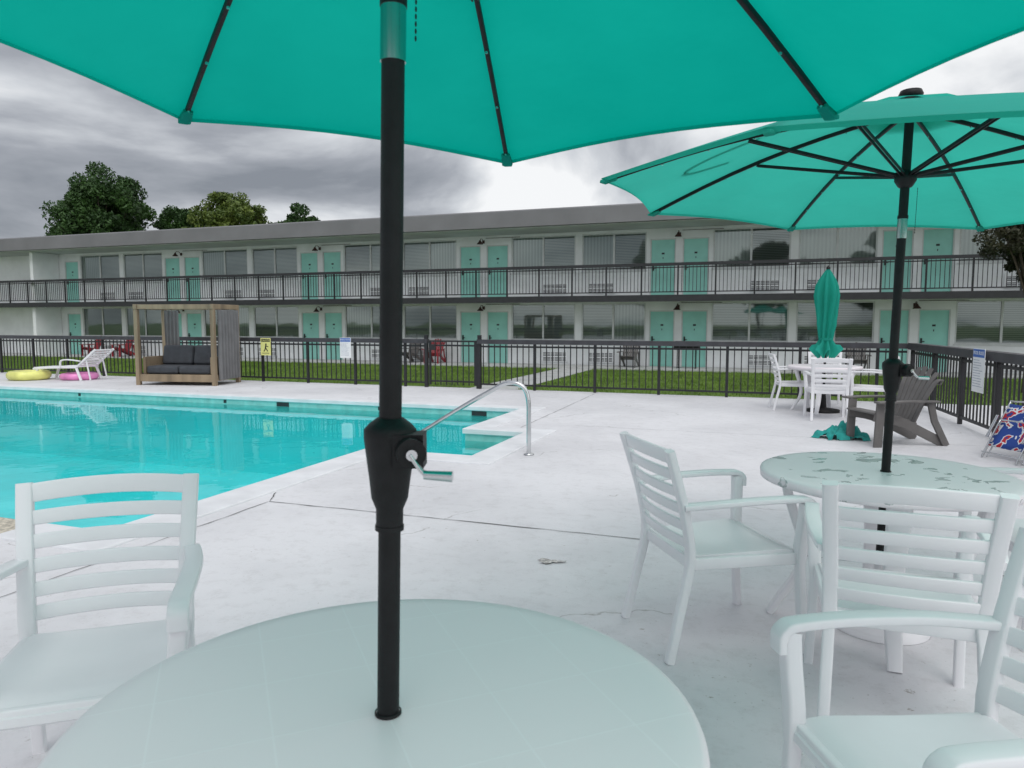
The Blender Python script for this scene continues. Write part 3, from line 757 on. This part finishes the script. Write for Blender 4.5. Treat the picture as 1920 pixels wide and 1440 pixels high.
def curtain(x0,y0,x1,y1,nf,amp,z0=.12,z1=1.66):
    mb=MB(); n=nf*8; g=[]; d=Vector((x1-x0,y1-y0)); nn=Vector((-d.y,d.x)).normalized()
    for j in range(7):
        for i in range(n+1):
            t=i/n; zz=z0+(z1-z0)*j/6; o=amp*math.sin(t*nf*2*math.pi+.4*math.sin(j))*(1-.3*j/6)
            g.append((x0+d.x*t+nn.x*o,y0+d.y*t+nn.y*o,zz))
    w=n+1; mb.add(g,[(j*w+i,j*w+i+1,(j+1)*w+i+1,(j+1)*w+i) for j in range(6) for i in range(n)],0,True)
    mb.obj('curtain',[M_curt],cb)
curtain(cw+.07,-cd+.08,cw+.07,cd-.05,7,.035); curtain(-cw+.06,cd-.08,-cw+.42,cd-.08,4,.04)
curtain(cw-.36,cd-.08,cw-.06,cd-.08,4,.04)

# ------------------------------------------------------------------ lounger, floats
lg=MB()
for s in(-1,1):
    lg.sweep(smooth([(-.98,s*.3,.26),(-.5,s*.3,.30),(.25,s*.3,.32),(.30,s*.3,.32)],3),.045,.05,(0,1,0),rad=.5)
    lg.sweep([(-.85,s*.3,.28),(-.95,s*.3,0)],.05,.05,(0,1,0),rad=.5); lg.sweep([(.28,s*.3,.3),(.40,s*.3,0)],.05,.05,(0,1,0),rad=.5)
    lg.sweep([(.28,s*.28,.33),(.82,s*.28,.74)],.04,.05,(0,1,0),rad=.5)
    lg.sweep(smooth([(-.15,s*.33,.32),(-.12,s*.34,.47),(.1,s*.34,.50),(.42,s*.33,.47)],3),.045,.03,(0,1,0),rad=.5)
    lg.sweep([(.52,s*.25,.50),(.62,s*.25,.02)],.03,.03,(0,1,0),rad=.5)
for i in range(12): x=-.95+i*.105; lg.sweep([(x,-.29,.30+.02*i/12),(x,.29,.30+.02*i/12)],.075,.016,(1,0,0),rad=.5)
for i in range(7): t=i/6.3; lg.sweep([(.32+.5*t,-.27,.36+.38*t),(.32+.5*t,.27,.36+.38*t)],.062,.016,(1,0,.76),rad=.5)
x,y=loc(-12.1,2.0); lg.obj('chaise_lounge',[M_plastic],M=place(x,y,-14))
def torus(name,u,w,r1,r2,m,z,sz=1):
    mb=MB(); rings=[]
    for i in range(33):
        a=2*math.pi*i/32; c=Vector((r1*math.cos(a),r1*math.sin(a),r2*sz))
        rings.append([c+Vector((math.cos(a)*r2*math.cos(2*math.pi*j/12),math.sin(a)*r2*math.cos(2*math.pi*j/12),sz*r2*math.sin(2*math.pi*j/12)))*(1+.03*math.sin(9*a)) for j in range(12)])
    mb.rings(rings,0,True,False); x,y=loc(u,w); mb.obj(name,[m],M=place(x,y,0,z))
torus('pool_float',-13.2,1.6,.36,.11,M_yelf,0.002); torus('pool_float',-12.1,2.05,.33,.09,M_pinkf,0.002,.9)

mb=MB(); g=[(0,0,.012)]; n=18
for i in range(n):
    a=2*math.pi*i/n; r=1+.4*math.sin(3*a+1)+.2*math.sin(7*a); g.append((.07*r*math.cos(a),.035*r*math.sin(a),.006+.006*random.random()))
mb.add(g,[(0,i+1,(i+1)%n+1) for i in range(n)],0,False)
mb.obj('plastic_scrap',[mat('crumpled_film',(.42,.40,.38),.15,var=.5,scale=40)],M=place(.22,4.1,-10))

# ------------------------------------------------------------------ trees
def tree(name,x,y,zb,trunk_h,crown,m,ncl,nleaf,ls,clr=.7):
    e=empty(name,place(x,y,0,zb))
    tb=MB(); cz,rx,ry,rz=crown
    tb.tube(smooth([(0,0,0),(.05,.03,trunk_h*.5),(0,0,trunk_h),(.1,0,cz)],4),[.34-.022*i for i in range(13)] if rx>1.5 else [.10-.005*i for i in range(13)],10)
    cl=[]
    while len(cl)<ncl:
        p=np.random.normal(size=3); p/=np.linalg.norm(p); r=random.uniform(.12,1)**.5
        lump=1+.16*math.sin(3.1*p[0]+5*p[2]+x)+.10*math.sin(6*p[1]+4*p[0])
        q=np.array([p[0]*rx,p[1]*ry,p[2]*rz])*r*lump*.88; cl.append(q+np.array([0,0,cz]))
    for c in cl[::max(1,ncl//22)]:
        tb.tube(smooth([(0,0,trunk_h*.8+.1*(c[2]-trunk_h*.8)),(c[0]*.45,c[1]*.45,trunk_h+(c[2]-trunk_h)*.45),tuple(c)],3),[.05*rx/2.5*(1-.11*i) for i in range(7)],6)
    tb.obj('trunk',[M_bark],e)
    C=np.array(cl); idx=np.random.randint(0,ncl,nleaf)
    rad=np.random.uniform(.5,1.1,ncl)*clr
    P=np.random.normal(size=(nleaf,3)); P/=np.linalg.norm(P,axis=1)[:,None]; P*=(np.random.uniform(0,1,nleaf)**.4*rad[idx])[:,None]; P[:,2]*=.75
    P+=C[idx]
    a=np.random.normal(size=(nleaf,3)); a/=np.linalg.norm(a,axis=1)[:,None]; b=np.random.normal(size=(nleaf,3)); b=np.cross(a,b); b/=np.linalg.norm(b,axis=1)[:,None]
    s=ls*np.random.uniform(.6,1.3,nleaf)[:,None]
    V=np.stack([P-a*s,P-b*s*.45,P+a*s,P+b*s*.45],1).reshape(-1,3)
    me=bpy.data.meshes.new('leaves'); me.from_pydata(V.tolist(),[],np.arange(nleaf*4).reshape(-1,4).tolist()); me.materials.append(m)
    o=bpy.data.objects.new('leaves',me); col.objects.link(o); o.parent=e
tree('shade_tree',-28.6,51,-.25,5.5,(8.2,3.5,3.6,4.1),M_leaf1,170,52000,.13,.9)
tree('shade_tree',-19.9,52,-.25,5,(7.9,3.3,3.0,3.1),M_leaf2,110,34000,.13,.75)
tree('shade_tree',-24.4,55,-.25,5,(8.2,2.2,2.2,2.5),M_leaf1,64,15000,.13,.7)
tree('shade_tree',-15.9,54,-.25,5,(8.4,2.1,2.0,1.9),M_leaf1,48,12000,.13,.6)
tree('shade_tree',-34.5,56,-.25,4,(5.6,2.2,2.0,1.6),M_leaf1,34,7000,.16,.6)
tree('crape_myrtle',11.9,16.6,-.25,2.0,(3.75,1.25,1.2,1.05),M_leaf3,90,17000,.05,.28)
for (x,y,h,r) in((-34,-44,7.5,5),(-20,-50,8.5,6),(-4,-46,7,5),(12,-52,9,6),(27,-44,7,5)):
    tree('shade_tree',x,y,-.25,4,(h,r,r*.8,h*.6),M_leaf1,70,9000,.42,1.5)

# ------------------------------------------------------------------ sky and light
w=bpy.data.worlds.new('World'); scene.world=w; w.use_nodes=True; nt=w.node_tree; nt.nodes.clear()
out=N(nt,'ShaderNodeOutputWorld'); bg=N(nt,'ShaderNodeBackground'); bg.inputs[1].default_value=1
SUNAZ,SUNEL=185,55
sky=N(nt,'ShaderNodeTexSky',sky_type='NISHITA'); sky.sun_disc=False; sky.sun_elevation=R(SUNEL); sky.sun_rotation=R(SUNAZ)
sc=N(nt,'ShaderNodeMix',data_type='RGBA',blend_type='MULTIPLY'); sc.inputs[0].default_value=1; sc.inputs[7].default_value=(.1,.1,.1,1); L(nt,sky.outputs[0],sc.inputs[6])
tc=N(nt,'ShaderNodeTexCoord'); sp=N(nt,'ShaderNodeSeparateXYZ'); L(nt,tc.outputs['Generated'],sp.inputs[0])
zc=N(nt,'ShaderNodeMath',operation='MAXIMUM'); zc.inputs[1].default_value=0; L(nt,sp.outputs[2],zc.inputs[0])
za=N(nt,'ShaderNodeMath',operation='ADD'); za.inputs[1].default_value=.30; L(nt,zc.outputs[0],za.inputs[0])
dx=N(nt,'ShaderNodeMath',operation='DIVIDE'); L(nt,sp.outputs[0],dx.inputs[0]); L(nt,za.outputs[0],dx.inputs[1])
dy=N(nt,'ShaderNodeMath',operation='DIVIDE'); L(nt,sp.outputs[1],dy.inputs[0]); L(nt,za.outputs[0],dy.inputs[1])
cv=N(nt,'ShaderNodeCombineXYZ'); L(nt,dx.outputs[0],cv.inputs[0]); L(nt,dy.outputs[0],cv.inputs[1]); cv.inputs[2].default_value=3.7
n1=N(nt,'ShaderNodeTexNoise'); n1.inputs['Scale'].default_value=1.35; n1.inputs['Detail'].default_value=8; n1.inputs['Roughness'].default_value=.52; n1.inputs['Distortion'].default_value=.35
L(nt,cv.outputs[0],n1.inputs['Vector'])
# stretch cloud contrast about its mean
ct=N(nt,'ShaderNodeMapRange'); ct.clamp=False; ct.inputs[1].default_value=.3; ct.inputs[2].default_value=.7; ct.inputs[3].default_value=.22; ct.inputs[4].default_value=.78; L(nt,n1.outputs['Fac'],ct.inputs[0])
bias=N(nt,'ShaderNodeMapRange'); bias.inputs[1].default_value=-.6; bias.inputs[2].default_value=.35; bias.inputs[3].default_value=-.055; bias.inputs[4].default_value=.23; L(nt,sp.outputs[0],bias.inputs[0])
ad=N(nt,'ShaderNodeMath',operation='ADD'); L(nt,ct.outputs[0],ad.inputs[0]); L(nt,bias.outputs[0],ad.inputs[1])
lo=N(nt,'ShaderNodeMapRange'); lo.inputs[1].default_value=.06; lo.inputs[2].default_value=.32; lo.inputs[3].default_value=.16; lo.inputs[4].default_value=0; L(nt,sp.outputs[2],lo.inputs[0])
ad2=N(nt,'ShaderNodeMath',operation='ADD'); L(nt,ad.outputs[0],ad2.inputs[0]); L(nt,lo.outputs[0],ad2.inputs[1])
rp_=N(nt,'ShaderNodeValToRGB'); e=rp_.color_ramp.elements
e[0].position=.38; e[0].color=(.25,.27,.305,1); e[1].position=.74; e[1].color=(.95,.96,.97,1)
x=e.new(.50); x.color=(.38,.40,.44,1); x=e.new(.62); x.color=(.64,.665,.70,1)
L(nt,ad2.outputs[0],rp_.inputs[0])
el=N(nt,'ShaderNodeMapRange'); el.inputs[1].default_value=.45; el.inputs[2].default_value=.95; el.inputs[3].default_value=1; el.inputs[4].default_value=1.4; L(nt,sp.outputs[2],el.inputs[0])
so_=N(nt,'ShaderNodeMapRange'); so_.inputs[1].default_value=.1; so_.inputs[2].default_value=-.6; so_.inputs[3].default_value=1; so_.inputs[4].default_value=1.35; L(nt,sp.outputs[1],so_.inputs[0])  # unseen sky behind the camera, brightened to light the motel front
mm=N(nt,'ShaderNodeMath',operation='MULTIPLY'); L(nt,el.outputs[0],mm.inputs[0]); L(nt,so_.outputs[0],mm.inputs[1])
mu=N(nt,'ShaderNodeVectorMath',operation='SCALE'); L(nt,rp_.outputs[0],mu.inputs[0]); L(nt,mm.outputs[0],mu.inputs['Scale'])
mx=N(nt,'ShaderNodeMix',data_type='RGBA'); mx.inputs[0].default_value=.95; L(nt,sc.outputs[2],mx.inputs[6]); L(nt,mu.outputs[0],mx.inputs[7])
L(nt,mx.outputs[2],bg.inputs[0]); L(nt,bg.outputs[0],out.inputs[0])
sl=bpy.data.lights.new('sun','SUN'); sl.energy=.9; sl.angle=R(30); sl.color=(1,.975,.95)
so=bpy.data.objects.new('sun',sl); col.objects.link(so)
az=R(SUNAZ); elv=R(SUNEL); d=Vector((math.sin(az)*math.cos(elv),math.cos(az)*math.cos(elv),math.sin(elv)))
so.rotation_euler=(-d).to_track_quat('-Z','Y').to_euler()

cam=bpy.data.cameras.new('camera'); cam.sensor_width=36; cam.lens=1350/1920*36; cam.clip_end=2000; cam.clip_start=.02
cam.dof.use_dof=True; cam.dof.focus_distance=6; cam.dof.aperture_fstop=9
co=bpy.data.objects.new('camera',cam); col.objects.link(co); co.location=(0,0,1.4); co.rotation_euler=(R(90-4.95),0,0)
scene.camera=co
scene.view_settings.view_transform='Standard'; scene.view_settings.look='None'; scene.view_settings.exposure=0
